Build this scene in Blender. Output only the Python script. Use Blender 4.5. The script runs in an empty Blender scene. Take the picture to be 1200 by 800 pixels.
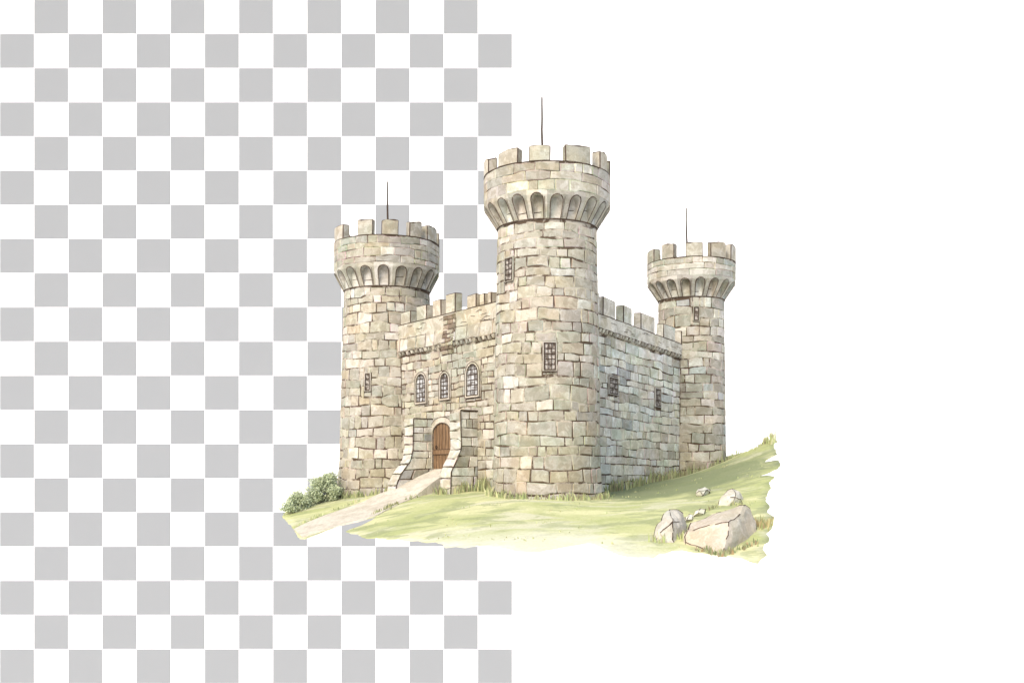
import bpy, bmesh, math, random
import numpy as np
from mathutils import Vector, noise
from mathutils.geometry import delaunay_2d_cdt

random.seed(11)
S = bpy.context.scene
COL = S.collection
PI = math.pi
EYE = 2.06          # camera height above the foot of the tallest tower
DIST = 79.0         # camera to the axis of the tallest tower
F = 1200.0

def W(px, py, d):
    """survey helper: sight line (px, py) at distance d -> world point"""
    return Vector(((px - 600) * d / F, d - DIST, EYE + (550 - py) * d / F))

# ------------------------------------------------------------------ materials
def new_mat(name):
    m = bpy.data.materials.new(name); m.use_nodes = True
    nt = m.node_tree; b = nt.nodes['Principled BSDF']
    b.inputs['Roughness'].default_value = 0.95
    b.inputs['Specular IOR Level'].default_value = 0.08
    return m, nt, b

def N(nt, t, **kw):
    n = nt.nodes.new(t)
    for k, v in kw.items(): setattr(n, k, v)
    return n

def noise_node(nt, scale, detail=3, rough=0.55, dist=0.0, vec=None):
    n = N(nt, 'ShaderNodeTexNoise')
    n.inputs['Scale'].default_value = scale; n.inputs['Detail'].default_value = detail
    n.inputs['Roughness'].default_value = rough; n.inputs['Distortion'].default_value = dist
    if vec is not None: nt.links.new(vec, n.inputs['Vector'])
    return n.outputs['Fac']

def ramp(nt, fac, stops):
    r = N(nt, 'ShaderNodeValToRGB'); e = r.color_ramp.elements
    while len(e) < len(stops): e.new(0.5)
    for el, (p, c) in zip(e, stops):
        el.position = p; el.color = (c, c, c, 1) if isinstance(c, (int, float)) else (*c, 1)
    nt.links.new(fac, r.inputs['Fac'])
    return r.outputs['Color']

def mix(nt, a, b, fac, mode='MIX'):
    m = N(nt, 'ShaderNodeMix', data_type='RGBA', blend_type=mode)
    for s, v in ((m.inputs[6], a), (m.inputs[7], b)):
        if isinstance(v, tuple): s.default_value = (*v, 1)
        else: nt.links.new(v, s)
    if isinstance(fac, (int, float)): m.inputs[0].default_value = fac
    else: nt.links.new(fac, m.inputs[0])
    return m.outputs[2]

def geo_pos(nt):
    return N(nt, 'ShaderNodeNewGeometry').outputs['Position']

def stone_mat(name, wash=1.0):
    m, nt, b = new_mat(name)
    at = N(nt, 'ShaderNodeAttribute', attribute_name='Col').outputs['Color']
    p = geo_pos(nt)
    # washes of ochre, grey green and blue pigment with soft tide lines
    c = mix(nt, at, (1.02, 0.96, 0.83), ramp(nt, noise_node(nt, 0.33, 4, 0.6, 0.6, p), [(0.50, 0.0), (0.60, 0.55 * wash)]), 'MULTIPLY')
    mp = N(nt, 'ShaderNodeMapping'); mp.inputs['Location'].default_value = (31, 7, 12); nt.links.new(p, mp.inputs['Vector'])
    c = mix(nt, c, (0.84, 0.92, 0.90), ramp(nt, noise_node(nt, 0.28, 4, 0.6, 0.5, mp.outputs[0]), [(0.52, 0.0), (0.60, 0.7 * wash)]), 'MULTIPLY')
    c = mix(nt, c, (0.70, 0.68, 0.63), ramp(nt, noise_node(nt, 1.1, 5, 0.62, 0.9, p), [(0.47, 0.0), (0.52, 0.5 * wash), (0.64, 0.75 * wash)]), 'MULTIPLY')
    c = mix(nt, c, (1.22, 1.24, 1.28), ramp(nt, noise_node(nt, 1.7, 3, 0.5, 0.4, mp.outputs[0]), [(0.58, 0.0), (0.66, 0.8)]), 'MULTIPLY')
    c = mix(nt, c, (0.72, 0.70, 0.66), ramp(nt, noise_node(nt, 9.0, 5, 0.75, 0, p), [(0.42, 0.0), (0.75, 0.75)]), 'MULTIPLY')
    nt.links.new(c, b.inputs['Base Color'])
    bp = N(nt, 'ShaderNodeBump'); bp.inputs['Strength'].default_value = 0.35; bp.inputs['Distance'].default_value = 0.05
    nt.links.new(noise_node(nt, 5.0, 5, 0.65, 0, p), bp.inputs['Height']); nt.links.new(bp.outputs[0], b.inputs['Normal'])
    return m

def ink_mat(name, dark, pale, lo, hi, scale=0.9):
    m, nt, b = new_mat(name)
    p = geo_pos(nt)
    c = mix(nt, dark, pale, ramp(nt, noise_node(nt, scale, 4, 0.65, 0.3, p), [(lo, 0.0), (hi, 1.0)]))
    nt.links.new(c, b.inputs['Base Color'])
    return m

def attr_mat(name, scale=6.0, amt=0.35, trans=0.0):
    m, nt, b = new_mat(name)
    at = N(nt, 'ShaderNodeAttribute', attribute_name='Col').outputs['Color']
    c = mix(nt, at, (0.6, 0.6, 0.58), ramp(nt, noise_node(nt, scale, 4, 0.65, 0, geo_pos(nt)), [(0.4, 0.0), (0.7, amt)]), 'MULTIPLY')
    nt.links.new(c, b.inputs['Base Color'])
    return m

STONE = stone_mat('limestone')
RENDER = stone_mat('lime_render', 1.15)
MORTAR = ink_mat('dark_mortar', (0.085, 0.062, 0.044), (0.40, 0.365, 0.295), 0.47, 0.59, 0.8)
LINE = ink_mat('dark_arris', (0.065, 0.046, 0.034), (0.22, 0.18, 0.14), 0.50, 0.75, 1.3)
GLASS, nt, b = new_mat('old_glass')
c = mix(nt, (0.16, 0.15, 0.14), (0.46, 0.47, 0.47), ramp(nt, noise_node(nt, 2.6, 2, 0.5, 0, geo_pos(nt)), [(0.42, 0.0), (0.58, 1.0)]))
nt.links.new(c, b.inputs['Base Color']); b.inputs['Roughness'].default_value = 0.35
DARKGLASS, nt, b = new_mat('dark_opening')
c = mix(nt, (0.13, 0.11, 0.09), (0.42, 0.39, 0.35), ramp(nt, noise_node(nt, 3.4, 2, 0.5, 0, geo_pos(nt)), [(0.42, 0.0), (0.58, 1.0)]))
nt.links.new(c, b.inputs['Base Color']); b.inputs['Roughness'].default_value = 0.5
IRON, nt, b = new_mat('rusty_iron')
c = mix(nt, (0.030, 0.024, 0.020), (0.075, 0.050, 0.036), noise_node(nt, 3, 4, 0.6, 0, geo_pos(nt)))
nt.links.new(c, b.inputs['Base Color']); b.inputs['Roughness'].default_value = 0.7
WOOD, nt, b = new_mat('oak_boards')
mp = N(nt, 'ShaderNodeMapping'); mp.inputs['Scale'].default_value = (6, 6, 0.6); nt.links.new(geo_pos(nt), mp.inputs['Vector'])
c = mix(nt, (0.11, 0.066, 0.036), (0.26, 0.168, 0.098), ramp(nt, noise_node(nt, 1.3, 5, 0.65, 0.5, mp.outputs[0]), [(0.32, 0.0), (0.66, 1.0)]))
nt.links.new(c, b.inputs['Base Color']); b.inputs['Roughness'].default_value = 0.75
LEAF = attr_mat('shrub_leaf', 3.0, 0.3)
BLADE = attr_mat('grass_blade', 3.0, 0.2)
ROCK = stone_mat('field_stone', 0.7)

# ------------------------------------------------------------------ mesh builder
class MB:
    def __init__(s): s.v = []; s.f = []; s.m = []; s.c = []; s.sm = []
    def add(s, pts, faces, mat=0, col=(0.6, 0.55, 0.44), smooth=False):
        o = len(s.v); s.v.extend([tuple(p) for p in pts])
        for f in faces:
            s.f.append([o + i for i in f]); s.m.append(mat); s.c.append(col); s.sm.append(smooth)
    def grid(s, P, mat=0, col=(0.6, 0.55, 0.44), smooth=False):
        a, bq = len(P), len(P[0])
        pts = [p for r in P for p in r]
        fs = [(i*bq+j, (i+1)*bq+j, (i+1)*bq+j+1, i*bq+j+1) for i in range(a-1) for j in range(bq-1)]
        s.add(pts, fs, mat, col, smooth)
    def tube(s, path, rad, mat=0, col=(0.6, 0.55, 0.44), n=6):
        rings = []
        for i, p in enumerate(path):
            p = Vector(p); q = Vector(path[min(i+1, len(path)-1)]) - Vector(path[max(i-1, 0)])
            q.normalize(); a = q.orthogonal().normalized()
            if abs(q.z) > 0.9: a = Vector((1, 0, 0))
            else: a = Vector((0, 0, 1)).cross(q).normalized()
            b2 = q.cross(a); r = rad[i] if isinstance(rad, (list, tuple)) else rad
            rings.append([p + a * (r * math.cos(2*PI*k/n)) + b2 * (r * math.sin(2*PI*k/n)) for k in range(n)] )
        rings = [r + [r[0]] for r in rings]
        s.grid(rings, mat, col, True)
    def build(s, name, mats, parent=None, recalc=False):
        me = bpy.data.meshes.new(name); me.from_pydata(s.v, [], s.f)
        for m in mats: me.materials.append(m)
        me.polygons.foreach_set('material_index', s.m); me.polygons.foreach_set('use_smooth', s.sm)
        ca = me.color_attributes.new('Col', 'FLOAT_COLOR', 'CORNER')
        cols = []
        for f, c in zip(s.f, s.c): cols.extend([c[0], c[1], c[2], 1.0] * len(f))
        ca.data.foreach_set('color', cols)
        if recalc:
            bm = bmesh.new(); bm.from_mesh(me); bmesh.ops.recalc_face_normals(bm, faces=bm.faces[:]); bm.to_mesh(me); bm.free()
        me.update()
        o = bpy.data.objects.new(name, me); COL.objects.link(o)
        if parent is not None: o.parent = parent
        return o

def tag(o, label=None, cat=None, group=None, kind=None):
    for k, v in (('label', label), ('category', cat), ('group', group), ('kind', kind)):
        if v: o[k] = v
    return o

def empty(name, parent=None):
    o = bpy.data.objects.new(name, None); COL.objects.link(o)
    if parent is not None: o.parent = parent
    return o

def jit(c, a=0.08, rng=random):
    k = 1 + rng.uniform(-a, a)
    return tuple(max(0.0, x * k * (1 + rng.uniform(-a, a) * 0.3)) for x in c)

CREAM, BEIGE, GREY, PALE, TAN, BLUE, DUN = ((0.440, 0.416, 0.352), (0.380, 0.356, 0.290), (0.360, 0.346, 0.298), (0.53, 0.508, 0.448),
                                         (0.405, 0.364, 0.284), (0.40, 0.41, 0.39), (0.32, 0.302, 0.256))
PAL_WARM = [CREAM]*5 + [BEIGE]*5 + [GREY]*5 + [PALE]*2 + [TAN]*1 + [DUN]*1
COOL = (0.63, 0.63, 0.58); GREEN = (0.62, 0.61, 0.53)
PAL_COOL = [BLUE]*1 + [COOL]*5 + [GREEN]*6 + [PALE]*5 + [CREAM]*3 + [(0.62, 0.60, 0.52)]*3
PAL_MID = [PALE]*2 + [CREAM]*5 + [BEIGE]*5 + [GREY]*5 + [PALE]*2 + [BLUE]*1 + [DUN]*1
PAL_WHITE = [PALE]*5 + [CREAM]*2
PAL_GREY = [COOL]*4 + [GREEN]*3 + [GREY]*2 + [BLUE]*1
PAL_BROWN = [(0.20, 0.16, 0.12), (0.17, 0.135, 0.10), (0.25, 0.205, 0.155), (0.33, 0.285, 0.22), (0.42, 0.38, 0.31)]

# ------------------------------------------------------------------ masonry
def hg(u, v, seed, gap):
    return gap * (0.10 + 0.62 * max(0.0, 0.34 + 1.25 * noise.noise(Vector((u * 1.15, v * 1.7, seed)))))

def wave(u, v, seed):
    return 0.17 * noise.noise(Vector((u * 0.42, v * 2.3, seed + 2))) + 0.13 * (noise.cell(Vector((u * 0.42, v * 3.1, seed))) - 0.5)

def rows(v0, v1, h0, h1, rng):
    e = [v0]
    while e[-1] < v1:
        t = (e[-1] - v0) / (v1 - v0)
        e.append(e[-1] + (h0 + (h1 - h0) * t) * rng.uniform(0.8, 1.2))
    k = (v1 - v0) / (e[-1] - v0)
    return [v0 + (x - v0) * k for x in e]

def masonry(mb, mapf, u0, u1, ve, bl, pal, rng, openings=(), gap=0.1, h=0.03, base=None, step=0.4, skip=None):
    """courses of separate stones standing proud of a dark bed; mapf(u, v, h) places them"""
    seed = rng.uniform(0, 90)
    for va, vb in zip(ve, ve[1:]):
        us = [u0]; first = rng.uniform(0.3, 1.0)
        while us[-1] < u1:
            us.append(us[-1] + bl * rng.choice((rng.uniform(0.4, 0.75), rng.uniform(0.75, 1.2), rng.uniform(1.1, 1.6))) * (first if len(us) == 1 else 1))
        if len(us) > 2 and us[-1] - u1 > 0.5 * (us[-1] - us[-2]): us.pop()
        us[-1] = u1
        for ua, ub in zip(us, us[1:]):
            rects = [(ua, ub, va, vb)]
            for (oa, ob, pa, pb) in openings:
                nr = []
                for (a, b_, c_, d) in rects:
                    if b_ <= oa or a >= ob or d <= pa or c_ >= pb: nr.append((a, b_, c_, d)); continue
                    if a < oa: nr.append((a, oa, c_, d))
                    if b_ > ob: nr.append((ob, b_, c_, d))
                    x0, x1 = max(a, oa), min(b_, ob)
                    if c_ < pa: nr.append((x0, x1, c_, pa))
                    if d > pb: nr.append((x0, x1, pb, d))
                rects = nr
            for r in rects:
                if skip and skip((r[0]+r[1])/2, (r[2]+r[3])/2): continue
                stone(mb, mapf, r, jit(rng.choice(pal), 0.07, rng), rng, seed, gap, h, base, step)

def stone(mb, mapf, r, col, rng, seed, gap, h, base, step):
    a, b_, c, d = r
    if b_ - a < 0.1 or d - c < 0.1: return
    gl, gr = [gap * (rng.uniform(0.15, 0.62) if rng.random() < 0.8 else 0.03) for _ in (0, 1)]
    e = min(0.05, (b_ - a) * 0.15, (d - c) * 0.15)
    n = max(2, int((b_ - a) / step))
    L, R = a + gl, b_ - gr
    if R - L < 0.06: return
    us = [L, L + e] + [L + e + (R - L - 2*e) * i / n for i in range(1, n)] + [R - e, R]
    hh = h * rng.uniform(0.55, 1.3); sl, sr = [rng.uniform(-1, 1) * min(gap * 0.9, 0.2 * (b_ - a)) for _ in (0, 1)]
    tl = rng.uniform(-0.02, 0.02); wk = min(1.0, (d - c) / 0.7) * min(1.0, gap / 0.08)
    edge_highlight = tuple(min(0.8, x * rng.uniform(1.0, 1.3)) for x in col)  # paler rim colour: highlights along the stone edges painted in
    P = []
    for i, u in enumerate(us):
        lo, hi = c + hg(u, c, seed, gap), d - hg(u, d, seed, gap)
        corner = (0.75 * gap if rng.random() < 0.6 else 0.2 * gap) if i in (0, len(us) - 1) else 0.0
        lo += corner; hi -= corner
        vs = [lo, lo + e, (lo + hi) / 2, hi - e, hi]
        row = []
        for j, v in enumerate(vs):
            t = (v - c) / (d - c)
            uu = u + (sl * (t - 0.5) if i <= 1 else sr * (t - 0.5) if i >= len(us) - 2 else 0)
            edge = i in (0, len(us) - 1) or j in (0, 4)
            q = -0.02 if edge else hh * (1 + 0.5 * noise.noise(Vector((uu * 1.3, v * 1.3, seed + 5)))) + tl * (t - 0.5)
            row.append(mapf(uu, v + (wave(uu, c, seed) * (1 - t) + wave(uu, d, seed) * t) * wk, q))
        P.append(row)
    mb.grid([r_[1:-1] for r_ in P[1:-1]], 0, col, True)
    m_, k_ = len(P), 5
    loop = [(i, 0) for i in range(m_ - 1)] + [(m_ - 1, j) for j in range(k_ - 1)] + [(i, k_ - 1) for i in range(m_ - 1, 0, -1)] + [(0, j) for j in range(k_ - 1, 0, -1)]
    for (i, j), (i2, j2) in zip(loop, loop[1:] + loop[:1]):
        cl = lambda i, j: P[min(max(i, 1), m_ - 2)][min(max(j, 1), k_ - 2)]
        pts = [P[i][j], P[i2][j2], cl(i2, j2), cl(i, j)]
        if (pts[2] - pts[3]).length < 1e-6: pts = pts[:3]
        mb.add(pts, [tuple(range(len(pts)))], 0, edge_highlight, False)

def ribbon(mb, mapf, pts, w, h, mat, closed=False):
    """thin raised line following (u, v) points"""
    n = len(pts)
    for i in range(n if closed else n - 1):
        (ua, va), (ub, vb) = pts[i], pts[(i + 1) % n]
        L = math.hypot(ub - ua, vb - va)
        if L < 1e-5: continue
        du, dv = -(vb - va) / L * w / 2, (ub - ua) / L * w / 2
        eu, ev = (ub - ua) / L * w * 0.3, (vb - va) / L * w * 0.3
        mb.add([mapf(ua + du - eu, va + dv - ev, h), mapf(ua - du - eu, va - dv - ev, h), mapf(ub - du + eu, vb - dv + ev, h), mapf(ub + du + eu, vb + dv + ev, h)], [(0, 1, 2, 3)], mat)

def arch_pts(uc, w, v0, v1, rise, n=10):
    """outline from bottom left, over the arch, to bottom right"""
    vs = v1 - rise; p = [(uc - w/2, v0), (uc - w/2, (v0 + vs) / 2)]
    for i in range(n + 1):
        a = PI - PI * i / n
        p.append((uc + w/2 * math.cos(a), vs + rise * math.sin(a)))
    p += [(uc + w/2, (v0 + vs) / 2), (uc + w/2, v0)]
    return p

def grow(pts, uc, vc, d, w, hgt):
    return [(uc + (u - uc) * (1 + 2 * d / w), vc + (v - vc) * (1 + 2 * d / hgt)) for u, v in pts]

def window(name, mapf, uc, w, v0, v1, rise, parent, frame_w, frame_col, bars, proud=0.16, glass=GLASS, bar=0.055):
    """stone surround, recessed pane and bars as one small part"""
    mb = MB(); inn = arch_pts(uc, w, v0, v1, rise) if rise else [(uc-w/2, v0), (uc-w/2, v1), (uc+w/2, v1), (uc+w/2, v0)]
    out = grow(inn, uc, (v0+v1)/2, frame_w, w, v1 - v0)
    n = len(inn)
    for i in range(n):
        j = (i + 1) % n
        A, B, C, D = inn[i], inn[j], out[j], out[i]
        mb.add([mapf(*A, proud), mapf(*B, proud), mapf(*C, proud), mapf(*D, proud)], [(0, 3, 2, 1)], 0, frame_col)
        mb.add([mapf(*A, 0.01), mapf(*B, 0.01), mapf(*B, proud), mapf(*A, proud)], [(0, 1, 2, 3)], 0, frame_col)
        mb.add([mapf(*D, -0.02), mapf(*C, -0.02), mapf(*C, proud), mapf(*D, proud)], [(3, 2, 1, 0)], 0, frame_col)
    if rise:
        sq = [(uc - w/2 - frame_w - 0.04, v0), (uc - w/2 - frame_w - 0.04, v1 + frame_w + 0.04), (uc + w/2 + frame_w + 0.04, v1 + frame_w + 0.04), (uc + w/2 + frame_w + 0.04, v0)]
        mb.add([mapf(*q, 0.05) for q in sq], [(3, 2, 1, 0)], 0, frame_col)
    mb.add([mapf(*q, 0.06 if rise else 0.03) for q in inn], [tuple(range(n))[::-1]], 1)
    def top(u):
        return v1 - rise + rise * math.sqrt(max(0, 1 - ((u - uc) / (w/2))**2)) if rise else v1
    nu, nv = bars
    for k in range(1, nu + 1):
        u = uc - w/2 + w * k / (nu + 1)
        ribbon(mb, mapf, [(u, v0), (u, top(u))], bar, 0.09, 2)
    for k in range(1, nv + 1):
        v = v0 + (v1 - v0) * k / (nv + 1); hw = w / 2
        if rise and v > v1 - rise: hw = w/2 * math.sqrt(max(0, 1 - ((v - v1 + rise) / rise)**2))
        ribbon(mb, mapf, [(uc - hw, v), (uc + hw, v)], bar, 0.085, 2)
    ribbon(mb, mapf, inn, 0.09, proud + 0.012, 2, True)
    if rise: ribbon(mb, mapf, out, 0.06, proud + 0.014, 2, True)
    else: ribbon(mb, mapf, [(out[0][0], out[0][1]), (out[3][0], out[3][1])], 0.06, proud + 0.012, 2)
    return mb.build(name, [STONE, glass, IRON], parent)

def solid(name, ring_lo, ring_hi, parent, col, off=0.075, mats=None, wob=0.0):
    """closed prism between two equal rings; its arrises lined dark"""
    bm = bmesh.new()
    a = [bm.verts.new(p) for p in ring_lo]; b2 = [bm.verts.new(p) for p in ring_hi]
    n = len(a)
    bm.faces.new(a[::-1]); bm.faces.new(b2)
    for i in range(n): bm.faces.new((a[i], a[(i+1) % n], b2[(i+1) % n], b2[i]))
    bmesh.ops.recalc_face_normals(bm, faces=bm.faces[:])
    es = [e for e in bm.edges if len(e.link_faces) == 2 and e.calc_face_angle(0) > 0.6]
    r = bmesh.ops.bevel(bm, geom=es, offset=off, segments=1, affect='EDGES', clamp_overlap=True, material=1)
    me = bpy.data.meshes.new(name)
    lay = bm.loops.layers.float_color.new('Col')
    for f in bm.faces:
        for l in f.loops: l[lay] = (*col, 1)
    bm.to_mesh(me); bm.free()
    for m in (mats or [STONE, LINE]): me.materials.append(m)
    o = bpy.data.objects.new(name, me); COL.objects.link(o)
    if parent is not None: o.parent = parent
    return o

castle = empty('castle')
tag(castle, 'pale stone castle with three round battlemented towers, two walls and a wooden door', 'castle')

# ------------------------------------------------------------------ round towers
class Tower: pass

def make_tower(px, d, prof, zc0, zc1, zp, zm, RH, nbay, phase, merlons, pole, wins, pal, seed, rowh, bl, hide_below=-1.5):
    rng = random.Random(seed)
    T = Tower()
    cx, cy = (px - 600) * d / F, d - DIST
    t = Vector((-cx, -DIST - cy)).normalized(); rt = Vector((-t.y, t.x))
    Rr = prof(8.0)
    def at(th, r, z):
        return Vector((cx + r * (math.cos(th) * t.x + math.sin(th) * rt.x), cy + r * (math.cos(th) * t.y + math.sin(th) * rt.y), z))
    mapf = lambda u, v, h: at(u / Rr, prof(v) + h, v)
    hmap = lambda u, v, h: at(u / RH, RH + h, v)
    def hit(qx, qy):
        """sight line onto the shaft -> (u, z)"""
        dx, dy = (qx - 600) / F, 1.0; z = 10.0
        for _ in range(6):
            r = prof(z) + 0.05
            ox, oy = -cx, -DIST - cy
            A = dx*dx + dy*dy; B = ox*dx + oy*dy; C2 = ox*ox + oy*oy - r*r
            s = (-B - math.sqrt(max(0, B*B - A*C2))) / A
            z = EYE + (550 - qy) / F * s
        p = Vector((ox + s*dx, oy + s*dy))
        return math.atan2(p.dot(rt), p.dot(t)) * Rr, z
    openings = []; wl = []
    for (xa, ya, xb, yb, bars) in wins:
        ua, za = hit(xa, ya); ub, zb = hit(xb, yb)
        wl.append(((ua + ub) / 2, max(0.3, ub - ua), min(za, zb), max(za, zb), bars))
    for (uc, w, v0, v1, bars) in wl: openings.append((uc - w/2 - 0.16, uc + w/2 + 0.16, v0 - 0.16, v1 + 0.16))
    # shaft
    mb = MB()
    nseg = 64; zs = [hide_below + (zc0 - hide_below) * i / 24 for i in range(25)]
    mb.grid([[at(-2*PI * i / nseg, prof(z) , z) for z in zs] for i in range(nseg + 1)][::-1], 1)
    ve = rows(hide_below, zc0 - 0.04, rowh[0], rowh[1], rng)
    masonry(mb, mapf, -PI * Rr, PI * Rr, ve, bl, pal, rng, openings, 0.092, 0.03)
    # wall walk closing the shaft
    mb.add([at(2*PI*i/48, RH - 0.5, zp - 1.1) for i in range(48)], [tuple(range(48))], 0, BEIGE)
    body = mb.build('tower', [STONE, MORTAR], castle)
    for (uc, w, v0, v1, bars) in wl:
        window('window', mapf, uc, w, v0, v1, 0, body, 0.13, jit(GREY), bars, 0.10, DARKGLASS, 0.06)
    # machicolation: one bay each
    pitch = 2 * PI / nbay; pw = pitch * RH
    zt = zc1 + 0.35
    rc = lambda z: prof(zc0) + 0.05 + (RH - prof(zc0) - 0.05) * min(1.0, max(0.0, (z - zc0) / (zc1 - zc0)))
    for k in range(nbay):
        th0 = phase + k * pitch
        cm = lambda u, v, h, th0=th0: at(th0 + u / RH, rc(v) + h, v)
        im = lambda u, v, h, th0=th0: at(th0 + u / RH, min(rc(v) - 0.03, prof(zc0) + 0.10 + h), v)
        b_ = MB(); w = pw * rng.uniform(0.58, 0.66); top = zc1 + 0.08 + rng.uniform(-0.06, 0.06)
        out = arch_pts(0, w, zc0 + 0.04, top, w * 0.5, 10)
        col, c2 = jit(rng.choice([CREAM, BEIGE, PALE, GREY]), 0.06, rng), jit(rng.choice([PALE, CREAM, PALE, (0.54, 0.54, 0.50)]), 0.06, rng)
        for sgn in (-1, 1):
            us = [sgn * w/2, sgn * pw/2]
            zz = [zc0 - 0.02, zc0 + 0.4, zc0 + 0.8, zc1 - 0.2, zc1, zt] if zc1 - 0.2 > zc0 + 0.8 else [zc0 - 0.02, zc0 + 0.5, zc1 - 0.2, zc1, zt]
            b_.grid([[cm(u, z, 0) for z in zz] for u in (us if sgn > 0 else us[::-1])][::1], 0, col)
        ar = out[2:-2]
        b_.grid([[cm(u, v, 0), cm(u, max(v, zc1), 0), cm(u, zt, 0)] for u, v in ar], 0, col)
        for (A, B) in zip(out, out[1:]):
            b_.add([cm(*A, 0), cm(*B, 0), im(*B, 0), im(*A, 0)], [(0, 1, 2, 3)], 0, c2)
        b_.add([im(u, v, 0) for u, v in out], [tuple(range(len(out)))[::-1]], 0, c2)
        ribbon(b_, cm, out, 0.085, 0.012, 1)
        ribbon(b_, cm, [(-pw/2, zc0), (0, zc0), (pw/2, zc0)], 0.10, 0.02, 1)
        if rng.random() < 0.75:   # a bed joint across the niche and one on the corbel
            zj = zc0 + rng.uniform(0.4, 0.9)
            ribbon(b_, im, [(-w*0.45, zj), (rng.uniform(0, 0.45)*w, zj + 0.03)], 0.05, 0.012, 1)
        if rng.random() < 0.8: ribbon(b_, cm, [(w/2 + 0.12, zc0 + 0.1), (w/2 + 0.10, zc1 - 0.15)], 0.05, 0.012, 1)
        b_.build('corbel_arch', [STONE, LINE], body)
    # parapet drum
    mb = MB()
    mb.grid([[at(-2*PI*i/72, RH - 0.015, z) for z in (zt - 0.01, (zt + zp)/2, zp)] for i in range(73)][::-1], 2, BEIGE)
    ve = rows(zt, zp, 0.78, 0.72, rng)
    masonry(mb, hmap, -PI * RH, PI * RH, ve, bl * 1.15, pal, rng, (), 0.06, 0.03)
    mb.grid([[at(-2*PI*i/72, r, z) for r, z in ((RH, zp), (RH - 0.75, zp + 0.004), (RH - 0.75, zp - 1.3))] for i in range(73)][::-1], 0, CREAM)
    mb.tube([at(2*PI*i/72, RH + 0.0, zp) for i in range(73)], 0.04, 1, n=5)
    mb.build('parapet', [STONE, LINE, MORTAR], body)
    for (a0, a1) in merlons:
        a0, a1 = math.radians(a0), math.radians(a1); n = 4; dz = rng.uniform(-0.14, 0.14); lean = rng.uniform(-0.01, 0.01); chip = rng.choice(([], [0], [n], [0, 1], []))
        def ring(z, e): return [at(a0 + (a1-a0)*i/n + e, RH + 0.03, z + dz * (z > zp + 0.1)) for i in range(n+1)] + [at(a1 - (a1-a0)*i/n + e, RH - 0.72, z + dz * (z > zp + 0.1)) for i in range(n+1)]
        solid('merlon', ring(zp - 0.03, 0), [p + Vector((0, 0, rng.uniform(-0.07, 0.07) - (rng.uniform(0.1, 0.25) if i in chip else 0))) for i, p in enumerate(ring(zm, lean))], body, jit(rng.choice([CREAM, CREAM, BEIGE]), 0.05, rng))
    # bare pole
    mb = MB(); pxx, pz = pole; off = (pxx - px) * d / F
    path = [(cx + off + 0.05 * math.sin(i * 1.9) * (1 - i/9) - 0.03 * i/9, cy, zp - 1.1 + (pz - zp + 1.1) * i / 9) for i in range(10)]
    mb.tube(path, [0.115 - 0.006 * i for i in range(10)], 0, n=6)
    mb.build('flagpole', [IRON], body)
    T.c = Vector((cx, cy)); T.at = at; T.prof = prof; T.body = body; T.t = t; T.rt = rt
    return T

def lerp_prof(pts):
    def f(z):
        if z <= pts[0][0]: return pts[0][1]
        for (a, ra), (b_, rb) in zip(pts, pts[1:]):
            if z <= b_: return ra + (rb - ra) * (z - a) / (b_ - a)
        return pts[-1][1]
    return f

def more(front, pitch, wid):
    """carry a row of merlons on round the hidden back"""
    out = list(front); a = front[-1][1] + (pitch - wid); end = 360 + front[0][0] - (pitch - wid) * 0.6
    while a + wid < end: out.append((a, a + wid)); a += pitch
    return out

TC = make_tower(641, 79.0, lerp_prof([(-1.5, 4.42), (0.2, 4.25), (2.2, 4.12), (9, 4.02), (20.5, 3.80)]), 20.45, 22.0, 24.42, 25.62, 4.85, 20, math.radians(9),
                more([(-88, -65), (-49, -26), (-16, 3), (16, 42), (54, 69), (79, 95)], 34, 22), (635.5, 30.75),
                [(592.5, 329, 600.5, 302, (1, 3)), (638, 433, 650.5, 402, (2, 4))], PAL_WARM, 3, (0.98, 0.68), 1.38)
TL = make_tower(453.5, 95.0, lerp_prof([(-1.5, 4.75), (0.6, 4.55), (3, 4.35), (9, 4.2), (18.4, 3.93)]), 18.4, 20.0, 22.75, 24.1, 4.82, 18, math.radians(-4),
                more([(-81, -54), (-33, -15), (-6, 12), (24, 40), (48, 70)], 30, 17), (454.5, 28.75),
                [(428.3, 457, 433, 438, (0, 2))], PAL_WARM, 8, (0.98, 0.84), 1.34)
TR = make_tower(810, 100.5, lerp_prof([(-1.5, 3.5), (2, 3.36), (10, 3.26), (18.6, 3.17)]), 18.5, 20.05, 22.1, 23.5, 4.26, 18, math.radians(-8),
                more([(-90, -56), (-41, -22), (-7, 15), (25, 50), (61, 88)], 34, 21), (805, 27.7),
                [(813.8, 375, 818.2, 360, (0, 2))], PAL_MID, 21, (0.86, 0.82), 1.55, 0.5)

# ------------------------------------------------------------------ curtain walls
class Wall: pass
def wall_frame(A, B, off, side):
    w = Wall(); dv = B - A; w.L = dv.length; w.d = dv.normalized()
    w.n = Vector((w.d.y, -w.d.x)) * side
    w.o = A + w.n * off
    return w
def ray_uv(w, px, py, h=0.0):
    """sight line onto the wall plane -> (u, z)"""
    o2 = w.o + w.n * h; r = Vector(((px - 600) / F, 1.0)); c = Vector((0, -DIST))
    s = (o2 - c).dot(w.n) / r.dot(w.n)
    p = c + r * s
    return (p - o2).dot(w.d), EYE + (550 - py) / F * s
WL = wall_frame(TC.c, TL.c, 1.2, -1)
WR = wall_frame(TC.c, TR.c, 0.3, 1)
def wall_map(w, k):
    return lambda u, v, h: Vector((w.o.x + w.d.x * u + w.n.x * h, w.o.y + w.d.y * u + w.n.y * h, v * (1 - k * u / w.L)))
KL, KR = 0.055, 0.10
mL, mR = wall_map(WL, KL), wall_map(WR, KR)
def luv(px, py, h=0.0):
    u, z = ray_uv(WL, px, py, h); return u, z / (1 - KL * u / WL.L)
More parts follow.
